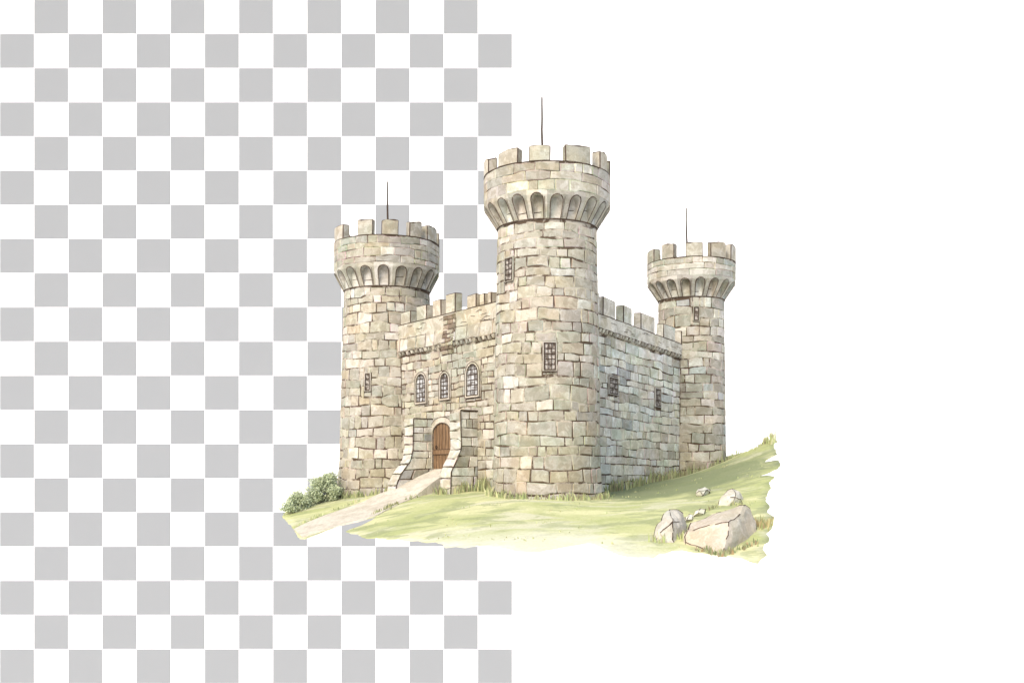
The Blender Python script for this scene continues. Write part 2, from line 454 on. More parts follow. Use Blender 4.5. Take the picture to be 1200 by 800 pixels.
def ruv(px, py, h=0.0):
    u, z = ray_uv(WR, px, py, h); return u, z / (1 - KR * u / WR.L)

def make_wall(name, w, mp, u0, u1, z_str, z_par, z_mer, openings, pal, seed, merl, bl, oh, rh, pcol, slab):
    rng = random.Random(seed); mb = MB()
    nu = 30
    mb.grid([[mp(u0 + (u1-u0)*i/nu, z, 0) for z in (-2, 4, 8, z_str)] for i in range(nu + 1)], 1)
    mb.add([mp(u0, -2, -2.2), mp(u1, -2, -2.2), mp(u1, z_par - 1.2, -2.2), mp(u0, z_par - 1.2, -2.2), mp(u0, z_par - 1.2, 0), mp(u1, z_par - 1.2, 0)], [(0, 1, 2, 3), (3, 2, 5, 4)], 0, BEIGE)
    masonry(mb, mp, u0, u1, rows(-1.5, z_str, rh, rh * 0.92, rng), bl, pal, rng, openings, 0.08, 0.03)
    for (T_, s_) in ((TC, 1), (TL if w is WL else TR, -1)):   # dark shrinkage crack where the wall meets a tower
        pth = []
        for i in range(26):
            z = -1.0 + (z_str + 1) * i / 25; q = w.o - T_.c; b_ = q.dot(w.d); cc = q.dot(q) - (T_.prof(z) + 0.02)**2
            u = -b_ + s_ * math.sqrt(max(0, b_*b_ - cc)); pth.append(mp(u, z, 0.03 + 0.02 * math.sin(i * 1.7)))
        mb.tube(pth, 0.065, 1, n=5)
    body = mb.build(name, [STONE, MORTAR], castle)
    # parapet standing forward over a course of small brackets
    pb = MB(); zb = z_str + 0.42
    top = lambda u: z_par
    gr = [[mp(u0 + (u1-u0)*i/40, z, oh + 0.03 * noise.noise(Vector((i*0.7, z, seed)))) for z in [zb + (z_par - zb)*j/8 for j in range(9)]] for i in range(41)]
    pb.grid(gr, 0, pcol, True)
    pb.grid([[mp(u0 + (u1-u0)*i/40, z_par, oh), mp(u0 + (u1-u0)*i/40, z_par, oh - 0.8), mp(u0 + (u1-u0)*i/40, z_par - 1.3, oh - 0.8)] for i in range(41)], 0, pcol)
    pb.grid([[mp(u0 + (u1-u0)*i/40, z_str, 0), mp(u0 + (u1-u0)*i/40, zb, oh - 0.01)] for i in range(41)], 2, pcol)
    pb.tube([mp(u0 + (u1-u0)*i/20, z_par, oh) for i in range(21)], 0.035, 1, n=5)
    pb.tube([mp(u0 + (u1-u0)*i/40, zb + 0.03*math.sin(i*2.3), oh + 0.01) for i in range(41)], 0.035, 1, n=5)
    if slab:   # large raking slabs in the lower half of the parapet
        u = u0; zs = zb + 1.15
        while u < u1:
            wd = rng.uniform(0.9, 1.7); rk = rng.uniform(0.1, 0.3)
            sm = lambda uu, v, h, rk=rk: mp(uu - rk * (v - zb) * 0.6, v, oh + h)
            stone(pb, sm, (u, min(u1, u + wd), zb + 0.04, zs + rng.uniform(-0.12, 0.12)), jit(rng.choice([CREAM, PALE, CREAM, BEIGE]), 0.06, rng), rng, seed, 0.05, 0.07, None, 0.4)
            ribbon(pb, sm, [(u, zb), (u + 0.02, zs + 0.1)], 0.06, 0.015, 1)
            if rng.random() < 0.6: ribbon(pb, sm, [(u, zs), (u + wd, zs + 0.06)], 0.045, 0.012, 1)
            u += wd
    for _ in range(int((u1 - u0) * 0.9)):    # hairline cracks and faint joints
        ua_, va_ = rng.uniform(u0, u1 - 1), rng.uniform(zb + 1.2 if slab else zb + 0.3, z_par - 0.25)
        ribbon(pb, lambda uu, v, h: mp(uu, v, oh + 0.035 + h), [(ua_, va_), (ua_ + rng.uniform(.2, .5), va_ + rng.uniform(-.08, .08)), (ua_ + rng.uniform(.5, .9), va_ + rng.uniform(-.1, .1))], 0.04, 0.012, 1)
    pb.build('parapet', [RENDER, LINE, MORTAR], body)
    cb = MB(); u = u0
    while u < u1:
        wd = rng.uniform(0.32, 0.5); c = jit(rng.choice([CREAM, PALE, GREY]), 0.08, rng)
        a, b2 = u + 0.05, u + wd
        zlo, zhi = z_str + 0.03 + rng.uniform(0, 0.08), zb - 0.02
        P = [mp(a, zlo, 0.02), mp(b2, zlo, 0.02), mp(b2, zlo + 0.05, oh * 0.75), mp(a, zlo + 0.05, oh * 0.75), mp(a, zhi, 0.02), mp(b2, zhi, 0.02), mp(b2, zhi, oh + 0.05), mp(a, zhi, oh + 0.05)]
        cb.add(P, [(0, 1, 2, 3), (2, 6, 7, 3), (0, 3, 7, 4), (1, 5, 6, 2), (4, 7, 6, 5)], 0, c)
        if rng.random() < 0.8: ribbon(cb, mp, [(a, zlo), (a, zhi)], 0.05, oh + 0.06, 1)
        if rng.random() < 0.7: ribbon(cb, mp, [(a, zlo), (b2, zlo + 0.02)], 0.05, oh * 0.78, 1)
        u += wd + rng.uniform(0.08, 0.3)
    cb.build('corbel_table', [STONE, LINE], body)
    for (a, b2, dz) in merl:
        e = rng.uniform(-0.04, 0.04)
        zt = z_mer + dz
        lo = [mp(a, z_par - 0.03, oh + 0.02), mp(b2, z_par - 0.03, oh + 0.02), mp(b2, z_par - 0.03, oh - 0.78), mp(a, z_par - 0.03, oh - 0.78)]
        hi = [mp(a + e, zt + rng.uniform(-.06, .06), oh + 0.02), mp(b2 + e, zt + rng.uniform(-.06, .06), oh + 0.02), mp(b2 + e, zt, oh - 0.78), mp(a + e, zt, oh - 0.78)]
        solid('merlon', lo, hi, body, jit(pcol, 0.05, rng), 0.075, [RENDER, LINE])
    return body

# openings of the left wall
awin = [(487.5, 472, 501.5, 436), (516, 467.5, 528.5, 435), (546.5, 464.5, 563.5, 424)]
aw = []
for (xa, ya, xb, yb) in awin:
    (ua, za), (ub, zb) = luv(xa, ya), luv(xb, yb)
    zc = luv((xa + xb)/2, ya)[1]; zd = luv((xa + xb)/2, yb)[1]
    fw = 0.2
    aw.append(((ua + ub)/2, abs(ua - ub) - 2*fw, zc + 0.1, zd - fw, fw))
opL = [(uc - w/2 - fw - 0.05, uc + w/2 + fw + 0.05, v0 - fw - 0.02, v1 + fw + 0.05) for (uc, w, v0, v1, fw) in aw]
d0, dz0 = luv(531, 549); d1, _ = luv(508, 550); dz1 = luv(520, 494)[1]
door_u, door_w, door_z0, door_z1 = (d0 + d1)/2, abs(d1 - d0), 1.95, dz1
opL.append((door_u - door_w/2 - 0.35, door_u + door_w/2 + 0.35, -2, door_z1 + 0.35))
lm = []
for (xa, xb, dz) in ((576, 571, -0.45), (568, 562, -0.4), (558, 547, -0.3), (533.5, 522, 0.3), (517, 507, 0.05), (500, 488, -0.1), (481, 469.5, -0.25)):
    lm.append((luv(xa, 350, 0.22)[0], luv(xb, 350, 0.22)[0], dz))
wallL = make_wall('wall', WL, mL, 2.5, WL.L - 2.0, 12.62, 15.55, 16.95, opL, PAL_WARM, 5, lm, 1.35, 0.22, 0.66, (0.47, 0.436, 0.36), True)
for (uc, w, v0, v1, fw) in aw:
    window('window', mL, uc, w, v0, v1, w * 0.62, wallL, fw, (0.50, 0.46, 0.40), (2, 5), 0.17, GLASS, 0.075)
# brown weathered pilaster running down the parapet
mb = MB(); rng = random.Random(4)
ua, ub = luv(535, 380, .22)[0], luv(521, 380, .22)[0]
pm = lambda u, v, h: mL(u + (15.4 - v) * 0.16 + 0.12 * math.sin(v * 2.1), v, 0.30 + h - max(0, 13.0 - v) * 0.25)
mb.grid([[pm(u, z, 0) for z in (12.1, 12.6, 13.5, 14.5, 15.4)] for u in (ua, (ua+ub)/2, ub)], 1)
for u in (ua, ub): mb.grid([[pm(u, z, h) for z in (12.1, 12.6, 13.5, 14.5, 15.4)] for h in (-0.2, 0)], 0, (0.36, 0.31, 0.24))
masonry(mb, pm, ua, ub, rows(12.1, 15.4, 0.42, 0.38, rng), 0.62, PAL_BROWN, rng, (), 0.05, 0.05)
mb.build('pilaster', [STONE, LINE], wallL)

# right wall
rw = []
for (xa, ya, xb, yb) in ((713.5, 461, 723, 443.5), (767.8, 475.5, 773.2, 456.5)):
    ua, za = ruv(xa, ya); ub, zb = ruv(xb, yb); xm = (xa + xb)/2
    rw.append(((ua + ub)/2, abs(ub - ua), ruv(xm, ya)[1], ruv(xm, yb)[1]))
opR = [(uc - w/2 - 0.2, uc + w/2 + 0.2, v0 - 0.2, v1 + 0.2) for (uc, w, v0, v1) in rw]
rm = []
for (xa, xb, dz) in ((690, 703, 0.2), (707, 721.5, 0.0), (731, 741, 0.0), (751.5, 768, 0.0), (778, 791.5, -0.15), (799, 806, -0.2)):
    rm.append((ruv(xa, 370, 0.25)[0], ruv(xb, 370, 0.25)[0], dz))
WRL = WR.L
wallR = make_wall('wall', WR, mR, 2.5, WRL - 1.5, 13.75, 15.35, 16.95, opR, PAL_COOL, 15, rm, 1.55, 0.22, 0.82, (0.58, 0.555, 0.48), False)
for (uc, w, v0, v1) in rw: window('window', mR, uc, w, v0, v1, 0, wallR, 0.14, (0.42, 0.40, 0.36), (2, 2), 0.10, DARKGLASS, 0.07)

# ------------------------------------------------------------------ entrance: door, its arch and the two flared buttresses
mb = MB()
da = arch_pts(door_u, door_w - 0.2, door_z0 - 0.3, door_z1 - 0.1, 0.95, 12)
db = arch_pts(door_u, door_w + 0.65, door_z0 - 0.3, door_z1 + 0.42, 1.25, 12)
for i in range(len(da) - 1):
    A, B, C, D = da[i], da[i+1], db[i+1], db[i]
    cc = jit((0.50, 0.46, 0.39), 0.06)
    mb.add([mL(*A, .16), mL(*B, .16), mL(*C, .16), mL(*D, .16)], [(0, 3, 2, 1)], 0, cc)
    mb.add([mL(*A, -.05), mL(*B, -.05), mL(*B, .16), mL(*A, .16)], [(0, 1, 2, 3)], 0, cc)
mb.add([mL(door_u - door_w/2 - 0.38, door_z0 - 2, 0.03), mL(door_u + door_w/2 + 0.38, door_z0 - 2, 0.03), mL(door_u + door_w/2 + 0.38, door_z1 + 0.4, 0.03), mL(door_u - door_w/2 - 0.38, door_z1 + 0.4, 0.03)], [(0, 1, 2, 3)], 0, GREY)
ribbon(mb, mL, da, 0.10, 0.175, 1)
ribbon(mb, mL, db, 0.05, 0.172, 1)
mb.build('door_surround', [STONE, LINE], castle)
door = MB()
full = arch_pts(door_u, door_w - 0.2, door_z0 - 0.3, door_z1 - 0.1, 0.95, 12)
door.add([mL(u, v, 0.05) for u, v in full], [tuple(range(len(full)))[::-1]], 0)
dw = door_w - 0.2
def dtop(u): return door_z1 - 1.05 + 0.95 * math.sqrt(max(0, 1 - ((u - door_u) / (dw/2))**2))
nb = 6
for k in range(nb):
    a = door_u - dw/2 + dw * k/nb + 0.035; b2 = door_u - dw/2 + dw * (k+1)/nb - 0.035
    z0 = door_z0 - 0.3
    P = []
    for u in (a, (a+b2)/2, b2):
        P.append([mL(u, z0, 0.09), mL(u, (z0 + 5)/2, 0.092), mL(u, dtop(u) - 0.03, 0.09)])
    door.grid(P, 0)
for z in (3.45, ):   # ledge across the boards
    P = [mL(door_u - dw/2 + 0.08, z, 0.10), mL(door_u + dw/2 - 0.08, z, 0.10), mL(door_u + dw/2 - 0.08, z + 0.42, 0.10), mL(door_u - dw/2 + 0.08, z + 0.42, 0.10)]
    Q = [p + Vector((WL.n.x, WL.n.y, 0)) * 0.06 for p in P]
    door.add(P + Q, [(4, 5, 6, 7), (0, 1, 5, 4), (3, 7, 6, 2), (0, 4, 7, 3), (1, 2, 6, 5)], 0)
    for zz in (z, z + 0.42): ribbon(door, mL, [(door_u - dw/2 + .05, zz), (door_u + dw/2 - .05, zz)], 0.05, 0.165, 1)
for k in range(1, nb):
    u = door_u - dw/2 + dw * k/nb
    ribbon(door, mL, [(u, door_z0 - 0.3), (u, 3.45)], 0.05, 0.1, 1); ribbon(door, mL, [(u, 3.87), (u, dtop(u))], 0.05, 0.1, 1)
dr = door.build('door', [WOOD, IRON], castle)
dr['label'] = 'brown boarded door with a rounded top'
hm = MB(); c0 = mL(door_u + dw * 0.30, 4.1, 0.16)
rr = [c0 + Vector((WL.d.x * 0.13 * math.cos(a), WL.d.y * 0.13 * math.cos(a), 0.13 * math.sin(a))) for a in [2*PI*i/14 for i in range(15)]]
hm.tube(rr, 0.025, 0, n=5); hm.build('handle', [IRON], dr)

def buttress(ua, ub, prof, z_top, seed, zbase):
    """ua < ub along the wall; prof(z) = how far it stands out"""
    rng = random.Random(seed)
    zs = [zbase + (z_top - zbase) * i / 22 for i in range(23)]
    bm_ = MB()
    for u, fl in ((ua, 1), (ub, 0)):
        bm_.grid([[mL(u, z, s * prof(z)) for z in zs] for s in ((0, 0.5, 1) if fl else (1, 0.5, 0))], 1)
    bm_.grid([[mL(u, z, prof(z)) for z in zs] for u in (ua, (ua+ub)/2, ub)], 1)
    bm_.add([mL(ua, z_top, 0), mL(ub, z_top, 0), mL(ub, z_top, prof(z_top)), mL(ua, z_top, prof(z_top))], [(0, 1, 2, 3)], 0, PALE)
    fm = lambda u, v, h: mL(u, v, prof(v) + h)
    ve = rows(zbase, z_top, 1.0, 0.72, rng)
    for a, b2 in zip(ve, ve[1:]):
        e = rng.uniform(-0.06, 0.06)
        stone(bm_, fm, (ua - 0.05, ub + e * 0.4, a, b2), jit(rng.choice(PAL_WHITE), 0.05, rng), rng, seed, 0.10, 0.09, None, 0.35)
    Ls = 2.0
    for u, sg in ((ua, -1), (ub, 1)):
        sm = lambda s, v, h, u=u, sg=sg: mL(u + sg * h, v, max(0, min(1, s / Ls)) * prof(v))
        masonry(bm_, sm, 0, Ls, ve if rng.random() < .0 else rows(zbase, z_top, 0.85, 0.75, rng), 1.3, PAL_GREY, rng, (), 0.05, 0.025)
    bm_.tube([mL(ua - 0.03, z, prof(z) + 0.03) for z in zs], 0.05, 2, n=5)
    bm_.tube([mL(ua - 0.02, z_top, prof(z_top) * s) for s in (0, .5, 1)], 0.05, 2, n=5)
    return bm_.build('buttress', [STONE, MORTAR, LINE], castle)

ur0, _ = luv(560, 520); ul0, _ = luv(507.5, 520)
pr = lerp_prof([(-1, 2.85), (1.9, 2.75), (2.9, 2.15), (3.8, 1.72), (7, 1.8)])
pl = lerp_prof([(-1, 4.0), (0.9, 3.8), (1.8, 3.3), (2.9, 2.35), (3.8, 2.12), (7, 2.05)])
buttress(ur0, ur0 + 1.4, pr, 6.95, 31, -1.0)
buttress(ul0, ul0 + 1.25, pl, 6.6, 37, -1.0)

# ------------------------------------------------------------------ ground
ctrl = [  # sight line x, y and distance of points surveyed on the ground
    (641,583,75),(578,576,79.5),(706,583,78.5),(610,581,76.5),(675,584,76.3),
    (395,579,95),(430,581,91),(465,574,90),(500,577,83.5),(532,580,80.5),(565,577,81),
    (750,574,87),(795,560,95),(820,556,97.5),(850,549,100),
    (905,516,92),(893,521,94),(870,533,97),(912,545,82),(905,565,74),(880,555,80),
    (888,660,57),(845,649,58.5),(765,654,57),(690,637,60),(600,645,58.5),(522,641,61),(455,632,65.5),(405,623,71),
    (900,610,63),(820,600,66),(760,600,68),(700,605,68),(640,605,68),(560,605,69),(480,606,73),(860,585,70),(790,578,78),
    (344,620.5,79),(352,632,75),(402,614.5,75.5),(436,607,76.5),(400,597,84),(430,585,86),(331,606,86),(338,613,82),(360,592,90),(455,597,78.5),(475,588,80)]
back = [(-18,26,-0.6),(-8,34,0.3),(6,34,0.9),(18,32,1.9),(-2,14,0.5),(8,16,0.8),(-21,18,-0.8),(22,26,3.0)]
CP = [tuple(W(*c)) for c in ctrl] + back
X = np.array([(p[0], p[1]) for p in CP]); Z = np.array([p[2] for p in CP])
def U(r2): return np.where(r2 > 1e-9, r2 * np.log(np.maximum(r2, 1e-9)), 0.0)
n = len(X); K = U(((X[:, None] - X[None])**2).sum(-1)) + np.eye(n) * 12.0
Pm = np.hstack([np.ones((n, 1)), X]); A = np.block([[K, Pm], [Pm.T, np.zeros((3, 3))]])
sol = np.linalg.solve(A, np.concatenate([Z, np.zeros(3)]))
def gz(x, y):
    q = np.array([x, y]); return float(U(((X - q)**2).sum(-1)) @ sol[:n] + sol[n] + sol[n+1]*x + sol[n+2]*y)
def gz_many(Q):
    return U(((Q[:, None] - X[None])**2).sum(-1)) @ sol[:n] + sol[n] + Q @ sol[n+1:n+3]
def on_ground(px, py, lo=52, hi=112, guess=None):
    prev = None; d = lo
    while d < hi:
        p = W(px, py, d); e = p.z - gz(p.x, p.y)
        if prev is not None and prev > 0 and e <= 0:
            a, b2 = d - 0.5, d
            for _ in range(14):
                m = (a + b2)/2; q = W(px, py, m)
                if q.z - gz(q.x, q.y) > 0: a = m
                else: b2 = m
            return W(px, py, (a + b2)/2)
        prev = e; d += 0.5
    return None

edge_px = [(344,619.5),(347,624),(351,631),(357,631.5),(372,626),(388,619),(402,614),(420,610),(436,606.5),(441,604.5),(436,609),(424,615),(412,619),(405,622.5),(411,625),(420,625.5),(424,629),(430,630.5),(440,630),(455,632),(467,631.5),(478,634),(490,633),(500,635.5),(510,634.5),(519,637),(522,641.5),(534,640),(545,641.5),(560,639),(575,640),(590,642),(602,645.5),(620,647),(640,644.5),(660,641),(678,638),(690,636),(698,638),(706,641.5),(720,648),(735,652),(745,653),(756,652.5),(766,653.5),(772,649),(779,648.5),(788,645),(800,644.5),(812,647),(822,647.5),(838,650.5),(850,650),(860,653),(870,654),(879,658),(888,660),(892,655),(899,650),(894,643),(896,637),(902,630),(898,625),(905,619),(903,612),(908,606),(899,600),(902,592),(897,586),(899,579),(904,571),(901,565),(908,558),(899,556.5),(890,557.5),(903,553),(912,549),(915,543),(911,538.5),(903,540),(896,541),(903,536),(911,532),(908,526)]
poly = []
for q in edge_px:
    p = on_ground(*q)
    if p is None: print('edge miss', q); continue
    poly.append((p.x, p.y))
for c in ((907, 519, 90), (903, 515.5, 92), (896, 519, 93.5), (884, 526, 95.5)):
    p = W(*c); poly.append((p.x, p.y))
poly += [(24.5, 20), (26, 25), (25.5, 32), (19, 37), (6, 38), (-6, 36), (-15, 30), (-20, 22)]
for c in ((352, 592, 93), (336, 600, 89), (330.5, 604, 86.5), (335, 609, 84), (339.5, 614.5, 81.5)):
    p = W(*c); poly.append((p.x, p.y))
fine = []
for i, (a, b2) in enumerate(zip(poly, poly[1:] + poly[:1])):
    L = math.hypot(b2[0]-a[0], b2[1]-a[1]); k = max(1, int(L / 0.45))
    for j in range(k):
        t = j / k; x, y = a[0] + (b2[0]-a[0])*t, a[1] + (b2[1]-a[1])*t
        s = 0.10 if j else 0.0
        fine.append((x + s * noise.noise(Vector((x*2.1, y*2.1, 3))), y + s * 3 * noise.noise(Vector((x*1.7, y*1.7, 9)))))
P2 = np.array(fine); Q2 = np.roll(P2, -1, 0)
def inside(x, y):
    c = ((P2[:, 1] > y) != (Q2[:, 1] > y)); xx = (Q2[:, 0]-P2[:, 0]) * (y - P2[:, 1]) / np.where(Q2[:, 1] == P2[:, 1], 1e-9, Q2[:, 1]-P2[:, 1]) + P2[:, 0]
    return (np.count_nonzero(c & (x < xx)) % 2) == 1
def dist_edge(x, y):
    d = Q2 - P2; t = np.clip(((np.array([x, y]) - P2) * d).sum(1) / np.maximum((d*d).sum(1), 1e-9), 0, 1)
    return float(np.sqrt((((P2 + d * t[:, None]) - np.array([x, y]))**2).sum(1)).min())
pts = list(fine); rg = random.Random(2)
y = P2[:, 1].min()
while y < P2[:, 1].max():
    x = P2[:, 0].min()
    while x < P2[:, 0].max():
        qx, qy = x + rg.uniform(-.15, .15), y + rg.uniform(-.15, .15)
        if inside(qx, qy) and dist_edge(qx, qy) > 0.3: pts.append((qx, qy))
        x += 0.7
    y += 0.7
ne = len(fine)
cdt = delaunay_2d_cdt([Vector(p) for p in pts], [], [list(range(ne))], 1, 1e-5)
cv, cf = cdt[0], cdt[2]
Q = np.array([(v.x, v.y) for v in cv]); zz = gz_many(Q)
# the knoll is thickest under its middle and thins to a lip at the front
bp = 600 + P2[:, 0] * F / (P2[:, 1] + DIST); bz_ = gz_many(P2); by_ = 550 + (EYE - bz_) * F / (P2[:, 1] + DIST)
bins = np.arange(326, 930, 2.0); env = np.full(len(bins), np.nan)
for i, c0 in enumerate(bins):
    k_ = np.abs(bp - c0) < 4
    if k_.any(): env[i] = by_[k_].max()
ok_ = ~np.isnan(env); env = np.interp(bins, bins[ok_], env[ok_])
env = np.array([env[max(0, i-5):i+6].min() for i in range(len(env))])
mb = MB(); top = []; bot = []
for (qx, qy), z in zip(Q, zz):
    de = dist_edge(qx, qy)
    z2 = z + min(1, de) * 0.07 * noise.noise(Vector((qx*0.8, qy*0.8, 1)))
    lip = EYE - (float(np.interp(600 + qx * F / (qy + DIST), bins, env)) - 550 - 2) * (qy + DIST) / F
    top.append((qx, qy, z2)); bot.append((qx, qy, min(z2 - 0.02, max(lip, z2 - (min(0.5, 0.02 + 0.03 * de) if qx * F / (qy + DIST) < -140 else min(3.0, 0.03 + 0.55 * max(0, de - 0.6)))))))
nv = len(top)
mb.add(top, [tuple(f) for f in cf], 0, smooth=True)
mb.add(bot, [tuple(f)[::-1] for f in cf], 1)
cnt = {}
for f in cf:
    for a, b2 in zip(f, list(f[1:]) + [f[0]]): cnt[(a, b2)] = 1
mb.f += [[b2, a, nv + a, nv + b2] for (a, b2) in cnt if (b2, a) not in cnt]
k = len(mb.f) - len(mb.m); mb.m += [0]*k; mb.c += [(0.4, 0.4, 0.3)]*k; mb.sm += [False]*k

GROUND, nt, b = new_mat('washed_lawn')
p = geo_pos(nt)
mp = N(nt, 'ShaderNodeMapping'); mp.inputs['Scale'].default_value = (0.15, 0.32, 0.4); nt.links.new(p, mp.inputs['Vector'])
mp2 = N(nt, 'ShaderNodeMapping'); mp2.inputs['Scale'].default_value = (0.13, 0.30, 0.4); mp2.inputs['Location'].default_value = (5, 17, 0); nt.links.new(p, mp2.inputs['Vector'])
c = mix(nt, (0.565, 0.56, 0.31), (0.40, 0.43, 0.195), ramp(nt, noise_node(nt, 1.0, 4, 0.55, 0.5, mp.outputs[0]), [(0.41, 0.0), (0.45, 0.55), (0.53, 0.7), (0.56, 1.0)]))
c = mix(nt, c, (0.58, 0.555, 0.42), ramp(nt, noise_node(nt, 1.2, 4, 0.6, 0.6, mp2.outputs[0]), [(0.50, 0.0), (0.60, 0.6)]))
c = mix(nt, c, (0.29, 0.32, 0.165), ramp(nt, noise_node(nt, 1.9, 4, 0.6, 0.8, mp.outputs[0]), [(0.53, 0.0), (0.56, 0.6), (0.7, 0.8)]))
# the turf thins out to bare pale soil towards the camera side of the knoll
sx = N(nt, 'ShaderNodeSeparateXYZ'); nt.links.new(p, sx.inputs[0])
nz = noise_node(nt, 0.35, 4, 0.6, 0.5, p)
ma = N(nt, 'ShaderNodeMath', operation='MULTIPLY_ADD'); nt.links.new(nz, ma.inputs[0]); ma.inputs[1].default_value = 9.0
xr = N(nt, 'ShaderNodeMapRange'); xr.inputs['From Min'].default_value = 3; xr.inputs['From Max'].default_value = 14; xr.inputs['To Max'].default_value = 9; nt.links.new(sx.outputs['X'], xr.inputs['Value'])
ad = N(nt, 'ShaderNodeMath', operation='ADD'); nt.links.new(sx.outputs['Y'], ad.inputs[0]); nt.links.new(xr.outputs[0], ad.inputs[1]); nt.links.new(ad.outputs[0], ma.inputs[2])
# deeper green turf, with shade below the right wall and tower painted in
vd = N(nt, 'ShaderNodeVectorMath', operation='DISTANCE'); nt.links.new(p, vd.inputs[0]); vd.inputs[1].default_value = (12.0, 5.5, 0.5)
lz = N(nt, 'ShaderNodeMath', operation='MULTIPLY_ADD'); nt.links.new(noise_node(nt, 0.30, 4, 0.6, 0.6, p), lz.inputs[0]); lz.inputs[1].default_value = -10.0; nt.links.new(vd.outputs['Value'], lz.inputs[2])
turf_shade = N(nt, 'ShaderNodeMapRange'); turf_shade.inputs['From Min'].default_value = 2.5; turf_shade.inputs['From Max'].default_value = 6.0; turf_shade.inputs['To Min'].default_value = 0.9; turf_shade.inputs['To Max'].default_value = 0.0; nt.links.new(lz.outputs[0], turf_shade.inputs['Value'])
mr = N(nt, 'ShaderNodeMapRange'); mr.inputs['From Min'].default_value = -13.5; mr.inputs['From Max'].default_value = -8.0
mr.inputs['To Min'].default_value = 0.6; mr.inputs['To Max'].default_value = 0.0; nt.links.new(ma.outputs[0], mr.inputs['Value'])
c = mix(nt, c, (0.20, 0.235, 0.125), turf_shade.outputs[0])
c = mix(nt, c, (0.70, 0.68, 0.56), mr.outputs[0])
c = mix(nt, c, (0.75, 0.75, 0.70), ramp(nt, noise_node(nt, 5.0, 5, 0.7, 0, p), [(0.4, 0.0), (0.75, 0.8)]), 'MULTIPLY')
nt.links.new(c, b.inputs['Base Color'])
SOIL, nt, b = new_mat('soil')
c = mix(nt, (0.30, 0.24, 0.17), (0.42, 0.36, 0.27), noise_node(nt, 0.8, 5, 0.6, 0, geo_pos(nt))); nt.links.new(c, b.inputs['Base Color'])
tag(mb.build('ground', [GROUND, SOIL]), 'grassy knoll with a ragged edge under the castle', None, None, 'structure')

# ------------------------------------------------------------------ path
pairs = [((508,549.5,87.6),(529,548.5,85.3)), ((495,556,86.8),(519,556.5,84.2)), ((482,562,86.2),(506,566,83)), ((468,568.5,85.8),(494,575,82)), ((456,574,85.5),(482,583.5,81)), ((442,579,85.5),(468,590,79.7)),
         ((424,586,84.8),(453,597.5,78.3)), ((400,596,83.5),(440,605,76.8)), ((385,602,82.5),(420,609.5,76.2)), ((370,608,81.5),(402,613.5,76)), ((357,613.5,80.2),(380,622,75.6)), ((344.5,619.5,79),(354,631,75.2))]
mb = MB(); LP, RP = [], []
for i, (l, r) in enumerate(pairs):
    a, b2 = W(*l), W(*r)
    if i >= 6:
        a.z = gz(a.x, a.y) + 0.07; b2.z = gz(b2.x, b2.y) + 0.07
    LP.append(a); RP.append(b2)
P = []
for i in range(len(LP) - 1):
    for t in (0, 0.5):
        P.append([LP[i].lerp(LP[i+1], t), RP[i].lerp(RP[i+1], t)])
P.append([LP[-1], RP[-1]])
G = []
for i, (a, b2) in enumerate(P):
    row = []
    for j in range(9):
        q = a.lerp(b2, j/8)
        wob = 0.12 * noise.noise(Vector((q.x, q.y, 4))) if j in (0, 8) else 0
        g = gz(q.x, q.y) + 0.06
        row.append(Vector((q.x + wob, q.y - wob, max(q.z, g) + 0.02 * noise.noise(q * 1.5))))
    row = [row[0] - Vector((0, 0, 3.0 if i < 10 else 0.15))] + row + [row[-1] + Vector((0.35, -0.35, -2.6)) * (1.0 if i < 10 else 0.05)]
    G.append(row)
mb.grid(G, 0, smooth=False)
PATH, nt, b = new_mat('pale_path')
p = geo_pos(nt)
c = mix(nt, (0.58, 0.54, 0.445), (0.47, 0.425, 0.335), ramp(nt, noise_node(nt, 0.6, 5, 0.65, 0.6, p), [(0.45, 0.0), (0.62, 0.9)]))
c = mix(nt, c, (0.6, 0.58, 0.54), ramp(nt, noise_node(nt, 4.0, 5, 0.7, 0, p), [(0.45, 0.0), (0.75, 0.8)]), 'MULTIPLY')
nt.links.new(c, b.inputs['Base Color'])
tag(mb.build('path', [PATH], None, True), 'pale earth path ramping up to the wooden door', None, None, 'structure')

